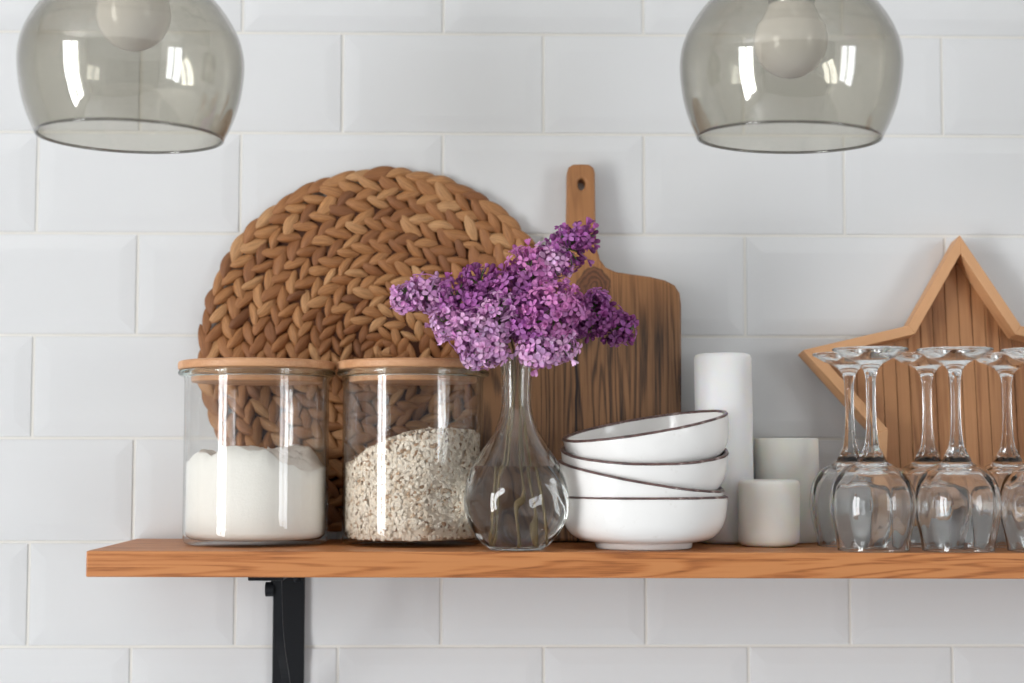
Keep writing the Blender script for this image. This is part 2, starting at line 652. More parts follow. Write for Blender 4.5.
for k in range(64):
    fs.append(bm.faces.new((underlay[k], underlay[64 + k], underlay[64 + (k + 1) % 64], underlay[(k + 1) % 64])))
for f in fs:
    f.material_index = 1
fix_normals(bm)
o = obj('placemat', bm, [M_MAT, M_MATUNDER], loc=(mc.x, MY, mc.z))
o.rotation_euler = (math.radians(-1.5), 0, 0)
tag(o, 'round woven water hyacinth placemat leaning on the tiled wall behind the jars', 'placemat')

# ------------------------------------------------------------------ cutting board
YB, YT = -0.066, -0.0215          # front face: bottom / handle top


def board_pt(x, y):
    t = (541 - y) / (541 - 164)
    return at(x, y, YB + (YT - YB) * t)


b0 = board_pt(581, 541)
right = [(581, 163.6), (589, 164), (593.5, 167), (595, 172), (595.3, 200), (595.8, 230), (597, 248), (600, 259), (606, 267), (616, 271.5), (630, 273.6), (650, 276.3), (665, 279.8), (675, 285), (680, 293), (681.5, 304), (681.5, 420), (681.5, 530), (679, 538), (672, 541), (581, 541)]
outl = right + [(1162 - x, y) for x, y in right[-2:0:-1]]
slope = math.atan2(YT - YB, (board_pt(581, 164) - b0).z)


def local(x, y):
    d = board_pt(x, y) - b0
    return (d.x, math.hypot(d.y, d.z) * (1 if d.z >= 0 else -1))


cu = bpy.data.curves.new('board_outline', 'CURVE')
cu.dimensions = '2D'
cu.fill_mode = 'BOTH'
TH = 0.018
cu.extrude = TH / 2 - 0.0028
cu.bevel_depth = 0.0028
cu.bevel_resolution = 3
cu.offset = -0.0028
for ring in (outl, [(581.5 + 4.2 * math.cos(a * PI / 8) * (1 if math.sin(a * PI / 8) < 0 else 0.85), 184 + 5.6 * math.sin(a * PI / 8)) for a in range(16)]):
    sp = cu.splines.new('POLY')
    pts = [local(*p) for p in ring]
    sp.points.add(len(pts) - 1)
    for q, p in zip(sp.points, pts):
        q.co = (p[0], p[1], 0, 1)
    sp.use_cyclic_u = True
tmp = bpy.data.objects.new('tmp', cu)
C.objects.link(tmp)
dg = bpy.context.evaluated_depsgraph_get()
me = bpy.data.meshes.new_from_object(tmp.evaluated_get(dg))
bpy.data.objects.remove(tmp)
me.name = 'cutting_board'

m, col, f = wood('board_walnut', srgb(46, 31, 21), srgb(98, 68, 43), srgb(130, 93, 60), 1, ring=60, dist=0.3, rough=0.5, fibre=1.2, seed=3.7, amount=0.72)
tc = m.n('ShaderNodeTexCoord')
sx = m.n('ShaderNodeSeparateXYZ')
m.t.links.new(tc.outputs['Object'], sx.inputs[0])
X, Yc = sx.outputs[0], sx.outputs[1]
# paler sapwood up the handle and in a band through the middle, darker heartwood streaks to the right
kx, ky = local(593.5, 287)
dx = m.math('SUBTRACT', X, kx)
dy = m.math('MULTIPLY', m.math('SUBTRACT', Yc, ky), 0.8)
dist = m.math('SQRT', m.math('ADD', m.math('MULTIPLY', dx, dx), m.math('MULTIPLY', dy, dy)))
dist = m.math('ADD', dist, m.math('MULTIPLY', m.math('SUBTRACT', m.noise(m.coords((1, 1, 1)), 90, 3), 0.5), 0.010))
hz = local(581, 285)[1]
mr = m.n('ShaderNodeMapRange')
m.put(mr, 0, Yc)
mr.inputs[1].default_value = hz - 0.05
mr.inputs[2].default_value = hz + 0.03
pale = m.mix(m.math('MULTIPLY', mr.outputs[0], 0.55), col, srgb(186, 126, 74))
rings = m.math('SINE', m.math('MULTIPLY', dist, 1500))
kn = m.mix(m.math('MULTIPLY', m.math('ADD', rings, 1.0), 0.3), srgb(78, 46, 28), srgb(132, 84, 52))
mk = m.n('ShaderNodeMapRange')
m.put(mk, 0, dist)
mk.inputs[1].default_value = 0.0165
mk.inputs[2].default_value = 0.0135
ck = m.mix(mk.outputs[0], pale, kn)
mk2 = m.n('ShaderNodeMapRange')
m.put(mk2, 0, m.math('ABSOLUTE', m.math('SUBTRACT', dist, 0.0155)))
mk2.inputs[1].default_value = 0.0016
mk2.inputs[2].default_value = 0.0004
ck = m.mix(m.math('MULTIPLY', mk2.outputs[0], 0.7), ck, srgb(60, 34, 20))
# the long split in the middle plank
cx = local(576.5, 400)[0]
wig = m.math('MULTIPLY', m.math('SUBTRACT', m.noise(m.coords((4, 14, 1)), 1.0, 2), 0.5), 0.008)
cd = m.math('ABSOLUTE', m.math('ADD', m.math('SUBTRACT', X, cx), wig))
mk3 = m.n('ShaderNodeMapRange')
m.put(mk3, 0, cd)
mk3.inputs[1].default_value = 0.0017
mk3.inputs[2].default_value = 0.0008
mk4 = m.n('ShaderNodeMapRange')
m.put(mk4, 0, Yc)
mk4.inputs[1].default_value = local(581, 330)[1]
mk4.inputs[2].default_value = local(581, 350)[1]
ck = m.mix(m.math('MULTIPLY', mk3.outputs[0], mk4.outputs[0]), ck, srgb(22, 12, 8))
bs = [n for n in m.t.nodes if n.type == 'BSDF_PRINCIPLED'][0]
m.t.links.new(ck, bs.inputs['Base Color'])
me.materials.clear()
me.materials.append(m.m)
cb = bpy.data.objects.new('cutting_board', me)
C.objects.link(cb)
# local x -> world x, local y -> up the lean, local z -> out of the board towards the room
cb.rotation_euler = (PI / 2 - slope, 0, 0)
nrm = Vector((0, -math.cos(slope), math.sin(slope)))
cb.location = b0 - nrm * (TH / 2)
tag(cb, 'brown wooden cutting board with round-ended handle and hanging hole leaning behind the vase', 'cutting board')

# ------------------------------------------------------------------ storage jars
JY = -0.096


def jar(cxp, half_px, lid_half_px, label, lid_label, contents):
    c = at(cxp, 460, JY)
    zb = shelf_z(c.x) + 0.0004
    zt = at(cxp, 373.0, JY - 0.062).z - zb            # underside of the rim bead
    zr = at(cxp, 367.2, JY - 0.064).z - zb
    zl = at(cxp, 357.4, JY - 0.07).z - zb
    r = half_px * px(JY)
    rl = lid_half_px * px(JY)
    t = thing('storage_jar', label, 'jar', (c.x, JY, zb), 'lidded glass storage jars')
    g = 0.0020
    outer = [(0, 0.0008), (r - 0.008, 0.0004), (r - 0.0055, 0), (r - 0.0022, 0.0012), (r - 0.0006, 0.0038), (r, 0.008), (r, 0.03), (r, zt - 0.006), (r + 0.0008, zt - 0.0015)]
    rim = [(r + 0.0008, zt - 0.0015), (rl - 0.0012, zt + 0.0002), (rl - 0.0002, zt + 0.0018), (rl - 0.0002, zr - 0.0014), (rl - 0.0012, zr - 0.0004), (rl - 0.003, zr - 0.0002), (r - g + 0.001, zr - 0.0004), (r - g, zr - 0.0014), (r - g, zt - 0.0015)]
    inner = [(r - g, zt - 0.0015), (r - g, 0.03), (r - g, 0.012), (r - g - 0.0012, 0.0075), (r - g - 0.005, 0.0050), (0, 0.0048)]
    bm = bmesh.new()
    lathe(bm, outer, 96)
    lathe(bm, inner, 96)
    fix_normals(bm)
    body = obj('glass_body', bm, M_JAR, t)
    bm = bmesh.new()
    lathe(bm, rim, 96, closed=True)
    fix_normals(bm)
    obj('glass_rim', bm, M_RIMGLASS, t)
    zp = at(cxp, 380.0, JY - 0.058).z - zb
    bm = bmesh.new()
    rp = r - g - 0.004
    lathe(bm, [(0, zp), (rp - 0.001, zp), (rp, zp + 0.001), (rp, zr - 0.0005), (rp, zr + 0.0004), (rl - 0.0012, zr + 0.0004), (rl - 0.0002, zr + 0.0013), (rl, zr + 0.0025), (rl, zl - 0.0025), (rl - 0.0008, zl - 0.0008), (rl - 0.003, zl), (0, zl)], 96)
    fix_normals(bm)
    o = obj('lid', bm, M_LID, t, smooth=False)
    return t, c, zb, r - g


j1, c1, zb1, ri1 = jar(256.5, 71.3, 78, 'left storage jar holding white flour, beech lid on top', None, 'flour')
j2, c2, zb2, ri2 = jar(412.8, 70, 76.3, 'storage jar of oat flakes beside the glass vase, wooden lid', None, 'oats')


def lump(name, c, zb, ri, hfun, mat):
    bm = bmesh.new()
    n = 72
    rr = ri - 0.0005
    rings = []
    prof = [(0, 0.0056), (rr - 0.006, 0.0057), (rr - 0.0015, 0.0085), (rr, 0.0125)]
    for r, z in prof:
        rings.append([bm.verts.new((0, 0, z))] if r == 0 else [bm.verts.new((r * math.cos(2 * PI * k / n), r * math.sin(2 * PI * k / n), z)) for k in range(n)])
    for q in (0.25, 0.5, 0.75):
        rings.append([bm.verts.new((rr * math.cos(2 * PI * k / n), rr * math.sin(2 * PI * k / n), 0.0125 + q * (hfun(rr * math.cos(2 * PI * k / n), rr * math.sin(2 * PI * k / n)) - 0.0125))) for k in range(n)])
    for q in range(24, -1, -1):
        r = rr * q / 24
        if q == 0:
            rings.append([bm.verts.new((0, 0, hfun(0, 0)))])
        else:
            rings.append([bm.verts.new((r * math.cos(2 * PI * k / n), r * math.sin(2 * PI * k / n), hfun(r * math.cos(2 * PI * k / n), r * math.sin(2 * PI * k / n)))) for k in range(n)])
    for A, B in zip(rings, rings[1:]):
        for k in range(n):
            k2 = (k + 1) % n
            if len(A) == 1:
                bm.faces.new((A[0], B[k2], B[k]))
            elif len(B) == 1:
                bm.faces.new((A[k], A[k2], B[0]))
            else:
                bm.faces.new((A[k], A[k2], B[k2], B[k]))
    fix_normals(bm)
    return bm


def lerp_table(tab, x):
    for (x0, y0), (x1, y1) in zip(tab, tab[1:]):
        if x <= x1:
            t = max(0, (x - x0) / (x1 - x0))
            return y0 + (y1 - y0) * t
    return tab[-1][1]


def zpx(y, Y, zb, xp):
    return at(xp, y, Y).z - zb


S1 = px(JY - 0.06)
front = [(p * S1, zpx(y, JY - 0.05, zb1, 256)) for p, y in ((-70, 463), (-62, 459), (-50, 452), (-42, 451), (-36, 456), (-24, 450), (-8, 448), (8, 450), (22, 453), (32, 462), (44, 468), (56, 472), (70, 473))]
back = [(p * S1, zpx(y, JY + 0.03, zb1, 256)) for p, y in ((-70, 466), (-40, 462), (0, 455), (20, 450), (40, 447), (52, 450), (62, 462), (70, 468))]


def flour_h(x, y):
    t = min(1, max(0, (y + 0.035) / 0.06))
    h = lerp_table(front, x) * (1 - t) + lerp_table(back, x) * t
    v = Vector((x * 60, y * 60, 1.7))
    return h + 0.003 * mnoise.noise(v) + 0.004 * abs(mnoise.noise(v * 2.3)) + 0.0026 * mnoise.noise(v * 4.3) + 0.0014 * mnoise.noise(v * 9)


o = obj('flour', lump('flour', c1, zb1, ri1, flour_h, M_FLOUR), M_FLOUR, loc=(c1.x, JY, zb1))
tag(o, 'white flour heaped inside the left glass jar', 'flour', kind='stuff')

frt = [(p * S1, zpx(y, JY - 0.04, zb2, 412)) for p, y in ((-70, 466), (-58, 461), (-44, 450), (-25, 441), (-5, 434), (15, 430), (45, 430), (62, 432), (70, 435))]


def oat_h(x, y):
    return lerp_table(frt, x) + 0.0012 * mnoise.noise(Vector((x * 120, y * 120, 4))) - 0.05 * max(0, -y - 0.02) * 0.4


bm = lump('oats', c2, zb2, ri2, lambda x, y: oat_h(x, y) - 0.0022, M_OAT)
for v in bm.verts:
    v.co.x *= 0.955
    v.co.y *= 0.955


def flake(bm, p, n, s):
    n = n.normalized()
    a = n.cross(Vector((random.uniform(-1, 1), random.uniform(-1, 1), random.uniform(-1, 1)))).normalized()
    b = n.cross(a)
    L, Wd = s * random.uniform(0.8, 1.25), s * random.uniform(0.55, 0.85)
    K = 7
    ce = bm.verts.new(p + n * 0.0004)
    rg = [bm.verts.new(p + a * L * math.cos(2 * PI * k / K) * random.uniform(0.85, 1.1) + b * Wd * math.sin(2 * PI * k / K) * random.uniform(0.85, 1.1) - n * random.uniform(-0.0001, 0.0004)) for k in range(K)]
    bt = bm.verts.new(p - n * 0.0006)
    for k in range(K):
        bm.faces.new((ce, rg[k], rg[(k + 1) % K]))
        bm.faces.new((bt, rg[(k + 1) % K], rg[k]))


rr = ri2 - 0.0011
for i in range(6500):
    a = random.uniform(0, 2 * PI)
    x, y = rr * math.cos(a), rr * math.sin(a)
    top = oat_h(x, y)
    z = random.uniform(0.0075, top)
    k = 1.0 if z > 0.013 else 0.96
    n = Vector((math.cos(a), math.sin(a), 0)) + Vector((random.gauss(0, 0.22), random.gauss(0, 0.22), random.gauss(0, 0.22)))
    q = random.uniform(0.982, 1.0) * k
    flake(bm, Vector((x * q, y * q, z)), n, random.uniform(0.0018, 0.0029))
for i in range(3200):
    a, q = random.uniform(0, 2 * PI), math.sqrt(random.random())
    x, y = rr * q * 0.98 * math.cos(a), rr * q * 0.98 * math.sin(a)
    flake(bm, Vector((x, y, oat_h(x, y) + random.uniform(-0.0005, 0.0012))), Vector((random.gauss(0, 0.5), random.gauss(0, 0.5), 1)), random.uniform(0.0016, 0.0027))
o = obj('oats', bm, M_OAT, loc=(c2.x, JY, zb2), smooth=False)
tag(o, 'pale oat flakes sloping up to the right inside the glass jar', 'oats', kind='stuff')

# ------------------------------------------------------------------ vase with water and lilac
VY = -0.174
VXp = 516.3
vc_ = at(VXp, 500, VY)
vz = shelf_z(vc_.x) + 0.0003
sv = px(VY) * 1.025
zv = lambda y: at(VXp, y, VY).z - vz
zb_ = lambda y: max(0.0, zv(y))
out_px = [(17.5, 357.5), (16.6, 361), (15.6, 368), (14.8, 380), (14.4, 395), (14.9, 408), (17.5, 420), (22, 432), (28, 443), (35, 454), (42.5, 466), (48.5, 480), (51.6, 494), (51.8, 504), (49.5, 516), (44.5, 527), (38, 537), (31.5, 545)]
outer = spline([(h * sv, zv(y)) for h, y in out_px], 4) + [(27.0 * sv, 0.0016), (26.6 * sv, 0.0006), (25.8 * sv, 0)]
inner_px = [(30.0, 541.5), (35.5, 535), (41.8, 526), (46.6, 515), (48.9, 504), (48.7, 494), (45.6, 480), (39.4, 466.5), (31.8, 455), (25, 444), (19, 433), (14.2, 421), (11.6, 408), (11.2, 395), (11.6, 380), (12.5, 368), (13.8, 361), (15.0, 357.5)]
inner = [(0, zv(544.0)), (20 * sv, zv(543.7)), (26 * sv, zv(543))] + spline([(h * sv, zv(y)) for h, y in inner_px], 4)
zmax, zlow = zv(425), zv(548)


def swirl(a, r, z, i, depth=1.0):
    t = (z - zlow) / (zmax - zlow)
    if t <= 0 or t >= 1:
        return 0
    w = math.sin(PI * t) ** 0.8
    ph = 6 * a + 7.5 * t
    return depth * w * 0.0019 * ((0.5 + 0.5 * math.cos(ph)) ** 2.5 - 0.35)


# the wetted wall belongs to the water body: glass and water meet in one shared surface
wk = min(i for i, q in enumerate(inner) if q[1] >= zv(468.5))
prof = [(0, 0.0006), (20 * sv, 0.0004)] + outer[::-1] + [(16.8 * sv, zv(356.3)), (15.8 * sv, zv(356.4))] + inner[wk:][::-1]
n_out = 2 + len(outer)
bm = bmesh.new()
lathe(bm, prof, 128, mod=lambda a, r, z, i: swirl(a, r, z, i, 1.0 if i < n_out else 0.6))
bm.normal_update()
vase = obj('vase', bm, M_VASE, loc=(vc_.x, VY, vz))
tag(vase, 'clear glass vase with swirled round body holding lilac on the shelf', 'vase')

wprof = inner[:wk + 1]
wl = wprof[-1][1]
bm = bmesh.new()
lathe(bm, wprof, 128, mod=lambda a, r, z, i: swirl(a, r, z, i, 0.6))
nside = len(bm.faces)
ringv = sorted(bm.verts, key=lambda v: -v.co.z)[:128]
ringv.sort(key=lambda v: math.atan2(v.co.y, v.co.x))
cv = bm.verts.new((0, 0, wl))
for k in range(128):
    f = bm.faces.new((ringv[k], ringv[(k + 1) % 128], cv))
    f.material_index = 1
fix_normals(bm)
for e in bm.edges:
    if len(e.link_faces) == 2 and e.link_faces[0].material_index != e.link_faces[1].material_index:
        e.smooth = False
wt = obj('vase_water', bm, [M_WETWALL, M_WATER], loc=(vc_.x, VY, vz))
tag(wt, 'clear water filling the lower half of the swirled vase', 'water', kind='stuff')

LIGHT, MIDC, DARK, PINK = srgb(238, 190, 230), srgb(186, 110, 182), srgb(118, 40, 102), srgb(216, 136, 196)


def jit(c, s=0.18):
    k = random.uniform(1 - s, 1 + s)
    return (min(1, c[0] * k * random.uniform(0.94, 1.06)), min(1, c[1] * k * random.uniform(0.9, 1.1)), min(1, c[2] * k), 1)


def mixc(a, b, t):
    return tuple(a[i] + (b[i] - a[i]) * t for i in range(3)) + (1,)


def floret(bm, cl, p, n, size, col, openness=1.0):
    n = n.normalized()
    a = n.cross(Vector((random.uniform(-1, 1), random.uniform(-1, 1), random.uniform(-1, 1)))).normalized()
    b = n.cross(a)
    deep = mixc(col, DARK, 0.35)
    # tube
    K = 5
    r1, r2, L = size * 0.09, size * 0.12, size * 0.75
    A = [bm.verts.new(p - n * L + (a * math.cos(2 * PI * k / K) + b * math.sin(2 * PI * k / K)) * r1) for k in range(K)]
    B = [bm.verts.new(p + (a * math.cos(2 * PI * k / K) + b * math.sin(2 * PI * k / K)) * r2) for k in range(K)]
    for k in range(K):
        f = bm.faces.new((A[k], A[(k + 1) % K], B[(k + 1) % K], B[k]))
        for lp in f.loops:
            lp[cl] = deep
    for q in range(4):
        ang = PI / 2 * q + random.uniform(-0.15, 0.15)
        d = a * math.cos(ang) + b * math.sin(ang)
        s = n.cross(d)
        L = 0.5 * size * random.uniform(0.88, 1.1)
        w = 0.36 * size * random.uniform(0.85, 1.1)
        lift = random.uniform(0.15, 0.5) * (1 if openness > 0.5 else 2.4)
        rows = []
        for t, ww in ((0.12, 0.30), (0.45, 0.82), (0.78, 0.92), (1.0, 0.35)):
            h = lift * L * (t - 0.9 * t * t) + (0.10 * L if openness > 0.5 else 0.9 * L * t)
            rad = L * t * (1 if openness > 0.5 else 0.5)
            cup = 0.16 * w
            rows.append([bm.verts.new(p + d * rad + s * (w * 0.5 * ww * e) + n * (h + (cup * abs(e) if True else 0))) for e in (-1, 0, 1)])
        pc = jit(col, 0.10)
        for i, (r1_, r2_) in enumerate(zip(rows, rows[1:])):
            for e in range(2):
                f = bm.faces.new((r1_[e], r1_[e + 1], r2_[e + 1], r2_[e]))
                for lp in f.loops:
                    base = lp.vert in rows[0]
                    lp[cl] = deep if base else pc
    return


def bud(bm, cl, p, n, size, col):
    n = n.normalized()
    a = n.cross(Vector((0.31, 0.72, 0.5))).normalized()
    b = n.cross(a)
    K = 6
    rings = []
    for t, rr in ((-1.6, 0.35), (-0.5, 0.4), (0.2, 0.9), (0.8, 0.95), (1.3, 0.5)):
        rings.append([bm.verts.new(p + n * size * t * 0.5 + (a * math.cos(2 * PI * k / K) + b * math.sin(2 * PI * k / K)) * rr * size * 0.32) for k in range(K)])
    for A, B in zip(rings, rings[1:]):
        for k in range(K):
            f = bm.faces.new((A[k], A[(k + 1) % K], B[(k + 1) % K], B[k]))
            for lp in f.loops:
                lp[cl] = col
    f = bm.faces.new(rings[-1])
    for lp in f.loops:
        lp[cl] = col


mouth = at(VXp, 357, VY)


def sprig(label, foot, blobs, colour, bud_share, leafs=1):
    """blobs: (px x, px y, depth Y, half width px, half height px, depth half px, colour, bud share)"""
    cs = [at(b[0], b[1], b[2]) for b in blobs]
    root = Vector((vc_.x + foot[0], VY + foot[1], vz + foot[2]))
    t = thing('lilac_sprig', label, 'flower', root, 'lilac sprigs in the vase')
    # stem through the neck to the clusters
    neck = Vector((mouth.x + foot[3], VY + foot[4], mouth.z + 0.002))
    low = Vector((mouth.x + foot[3] * 0.8 + foot[0] * 0.1, VY + foot[4] * 0.8 + foot[1] * 0.1, at(VXp, 415, VY).z))
    pth = curve3([root, root.lerp(low, 0.55), low, neck, neck.lerp(cs[0], 0.6) + Vector((0, 0, 0.006)), cs[0]] + cs[1:], 6)
    bm = bmesh.new()
    tube(bm, [p - root for p in pth], [0.0013 - 0.0005 * i / len(pth) for i in range(len(pth))], 8)
    fix_normals(bm)
    so = obj('stem', bm, M_STEM, t)
    bm = bmesh.new()
    cl = bm.loops.layers.float_color.new('tint')
    bb = bmesh.new()
    cl2 = bb.loops.layers.float_color.new('tint')
    bk = bmesh.new()
    for b, c in zip(blobs, cs):
        s = px(b[2])
        rx, rz, ry = b[3] * s, b[4] * s, b[5] * s
        area = 4 * PI * ((rx * rz) ** 1.6 / 3 + (rx * ry) ** 1.6 / 3 + (ry * rz) ** 1.6 / 3) ** (1 / 1.6)
        nf = int(area / (0.0115 ** 2 * 0.42))
        for i in range(nf):
            zz = 1 - 2 * (i + 0.5) / nf
            ph = i * 2.399963 + b[0]
            q = math.sqrt(1 - zz * zz)
            d = Vector((q * math.cos(ph), q * math.sin(ph), zz))
            d = (d + Vector((random.gauss(0, 0.16), random.gauss(0, 0.16), random.gauss(0, 0.16)))).normalized()
            k = random.uniform(0.78, 1.12)
            p = c + Vector((d.x * rx, d.y * ry, d.z * rz)) * k
            n = Vector((d.x / rx, d.y / ry, d.z / rz)).normalized()
            n = (n + Vector((random.gauss(0, 0.28), random.gauss(0, 0.28), random.gauss(0, 0.28) + 0.1))).normalized()
            base = b[6]
            if random.random() < b[7]:
                bc = jit(mixc(base, DARK, random.uniform(0.5, 0.95)), 0.2)
                bud(bb, cl2, p - root, n, random.uniform(0.0055, 0.0085), bc)
            else:
                fc = jit(mixc(base, MIDC, random.uniform(0, 0.45)), 0.16)
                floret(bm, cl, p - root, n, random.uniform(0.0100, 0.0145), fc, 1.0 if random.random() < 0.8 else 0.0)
        # little stalks that carry the florets
        for i in range(26):
            d = Vector((random.gauss(0, 1), random.gauss(0, 1), random.gauss(0, 1))).normalized()
            e = c + Vector((d.x * rx, d.y * ry, d.z * rz)) * 0.85
            mid = c.lerp(e, 0.5) + Vector((0, 0, 0.001))
            tube(bk, [c - root, mid - root, e - root], 0.0005, 5, False)
    bo_ = obj('blossom', bm, M_PETAL, t)
    if len(bb.verts):
        fix_normals(bb)
        obj('flower_buds', bb, M_PETAL, bo_)
    else:
        bb.free()
    obj('stalks', bk, M_LEAF, so)
    return t


L_, M_, D_, K_ = LIGHT, MIDC, DARK, PINK
LD = VY
sprig('long lilac sprig pointing left across the woven placemat', (-0.021, -0.012, 0.006, -0.005, 0.003),
      [(478, 308, LD - 0.008, 24, 22, 24, M_, 0.2), (480, 284, LD - 0.004, 19, 18, 18, mixc(M_, D_, 0.15), 0.35), (454, 299, LD - 0.012, 24, 20, 22, M_, 0.35), (428, 294, LD - 0.014, 20, 18, 18, L_, 0.12), (408, 298, LD - 0.014, 14, 13, 13, L_, 0.1), (401, 300, LD - 0.014, 8, 10, 9, L_, 0.2)], L_, 0.1)
sprig('pale lilac sprig drooping low over the lid of the oat jar', (-0.017, -0.006, 0.006, -0.002, -0.005),
      [(497, 318, LD - 0.022, 24, 24, 22, L_, 0.06), (476, 332, LD - 0.028, 26, 22, 22, L_, 0.05), (487, 350, LD - 0.030, 20, 16, 18, L_, 0.05), (449, 322, LD - 0.024, 18, 17, 16, L_, 0.08), (473, 357, LD - 0.030, 11, 10, 11, L_, 0.1)], L_, 0.1)
sprig('tall lilac sprig rising highest before the board handle', (0.012, 0.012, 0.007, 0.003, 0.005),
      [(512, 296, LD - 0.002, 24, 26, 24, M_, 0.2), (531, 268, LD + 0.000, 22, 22, 20, K_, 0.1), (550, 262, LD + 0.002, 20, 18, 18, L_, 0.08), (567, 249, LD + 0.004, 20, 20, 17, M_, 0.35), (582, 237, LD + 0.006, 15, 14, 13, mixc(M_, D_, 0.35), 0.55)], M_, 0.3)
sprig('round pinkish lilac sprig facing forward in the middle of the bunch', (0.002, 0.016, 0.006, 0.004, -0.005),
      [(536, 318, LD - 0.024, 28, 26, 24, M_, 0.12), (553, 310, LD - 0.036, 28, 27, 24, K_, 0.14), (540, 350, LD - 0.028, 22, 17, 18, L_, 0.06), (560, 345, LD - 0.028, 17, 15, 15, L_, 0.08)], K_, 0.1)
sprig('dark purple lilac sprig pointing right over the cutting board', (0.022, 0.0, 0.008, 0.006, 0.001),
      [(570, 318, LD + 0.004, 20, 20, 18, mixc(M_, D_, 0.4), 0.3), (590, 318, LD + 0.006, 20, 20, 18, mixc(M_, D_, 0.55), 0.5), (596, 304, LD + 0.006, 14, 14, 13, M_, 0.4), (612, 326, LD + 0.008, 16, 16, 14, mixc(M_, D_, 0.6), 0.55), (626, 328, LD + 0.008, 10, 14, 10, mixc(M_, D_, 0.45), 0.6)], D_, 0.5)

# ------------------------------------------------------------------ bowls
BY = -0.142
sb = px(BY)
Rb = 83.4 * sb
Hb = (550.5 - 499) * sb


def bowl_parts(t):
    th = 0.0034
    outer = spline([(49 * sb, 0.0055), (60 * sb, 0.0069), (70 * sb, 0.0107), (77 * sb, 0.0178), (80.8 * sb, 0.027), (82.6 * sb, 0.037), (Rb, Hb - 0.0016)], 5)
    inner = spline([(Rb - th, Hb - 0.0016), (78.8 * sb, 0.038), (76.4 * sb, 0.028), (71.5 * sb, 0.0195), (60 * sb, 0.0125), (40 * sb, 0.0100), (0, 0.0092)], 5)
    foot = [(0, 0.0034), (43.0 * sb, 0.0034), (44.5 * sb, 0.0010), (45.2 * sb, 0.0), (46.8 * sb, 0.0), (47.8 * sb, 0.0010), (48.2 * sb, 0.0042)]
    bm = bmesh.new()
    lathe(bm, foot + outer + inner, 96)
    fix_normals(bm)
    obj('bowl_body', bm, M_BOWL, t)
    bm = bmesh.new()
    wob = lambda a, r, z, i: 0.0003 * math.sin(9 * a + z * 400) + 0.00025 * math.sin(23 * a)
    lathe(bm, [(Rb + 0.0002, Hb - 0.0016), (Rb + 0.0004, Hb - 0.0009), (Rb - 0.0004, Hb + 0.0001), (Rb - th / 2, Hb + 0.0005), (Rb - th + 0.0004, Hb + 0.0001), (Rb - th - 0.0004, Hb - 0.0010), (Rb - th - 0.0001, Hb - 0.0016)], 128, closed=True, mod=wob)
    fix_normals(bm)
    o = obj('bowl_rim', bm, M_RIM, t)
    o['label'] = 'dark brown glazed rim line'


bowl_labels = ['white bowl standing level at the bottom of the stack', 'second white bowl from the bottom, rim slanting down to the right',
               'third white bowl from the bottom, directly under the topmost one', 'topmost white bowl of the stack, rim tilted up to the right']
rims = [(643.5, 499.2, 0.0, 0.5), (641.5, 474.5, 9.6, 5.0), (644.5, 449.5, 0.0, 9.5), (644.8, 425, -9.8, 5.5)]
proto = None
for i, (xp, yp, roll, tip) in enumerate(rims):
    rc = at(xp, yp, BY)
    rot = Matrix.Rotation(math.radians(roll), 3, 'Y') @ Matrix.Rotation(math.radians(tip if i else 0), 3, 'X')
    loc = rc - rot @ Vector((0, 0, Hb))
    if i == 0:
        loc.z = shelf_z(rc.x) + 0.0003
        proto = thing('bowl', bowl_labels[0], 'bowl', loc, 'stacked white bowls with brown rims')
        bowl_parts(proto)
    else:
        c = copy_thing(proto, loc, bowl_labels[i])
        c.rotation_euler = rot.to_euler()

# ------------------------------------------------------------------ candles


def candle(name, xp, half, ytop, Y, mat, label, edge):
    s = px(Y)
    c = at(xp, 450, Y)
    zb = shelf_z(c.x) + 0.0003
    r = half * s
    h = at(xp, ytop, Y - r * 0.8).z - zb
    t = thing(name, label, 'candle', (c.x, Y, zb), 'pillar candles')
    wob = lambda a, rr, z, i: 0.0004 * math.sin(3 * a + z * 30) + 0.00025 * math.sin(7 * a + z * 70)
    prof = [(0, 0.001), (r - edge * 1.6, 0.0), (r - edge * 0.5, edge * 0.35), (r, edge * 1.2)] + [(r, h * k) for k in (0.2, 0.35, 0.5, 0.65, 0.8)] + [(r, h - edge * 1.0), (r - edge * 0.3, h - edge * 0.3), (r - edge, h), (r - edge * 2, h - 0.0004), (r * 0.5, h - 0.003), (0, h - 0.004)]
    bm = bmesh.new()
    lathe(bm, prof, 64, mod=wob)
    fix_normals(bm)
    obj('wax_body', bm, mat, t)
    bm = bmesh.new()
    tube(bm, [(0, 0, h - 0.005), (0.0004, 0, h - 0.0025), (0.0008, 0.0004, h - 0.0012)], 0.0008, 8)
    obj('wick', bm, M_CORD, t)


candle('pillar_candle', 724, 28.6, 352.5, -0.062, M_WAX, 'tall white pillar candle behind the bowl stack', 0.004)
candle('pillar_candle', 786.5, 31.5, 438, -0.038, M_WAX2, 'medium white pillar candle behind the short one', 0.0015)
candle('pillar_candle', 768, 30.3, 480, -0.108, M_WAX2, 'short white candle with rounded base in front of the taller candles', 0.004)

# ------------------------------------------------------------------ wooden star
SY = -0.063
sc_ = at(969, 403, SY + 0.015)
ss = px(SY + 0.015)
RS, rs = 174 * ss, 98 * ss
DEP = 0.028
TS = 0.0098
starp = [(k % 2 == 0 and RS or rs, PI / 2 + k * PI / 5) for k in range(10)]
outp = [Vector((r * math.cos(a), r * math.sin(a))) for r, a in starp]


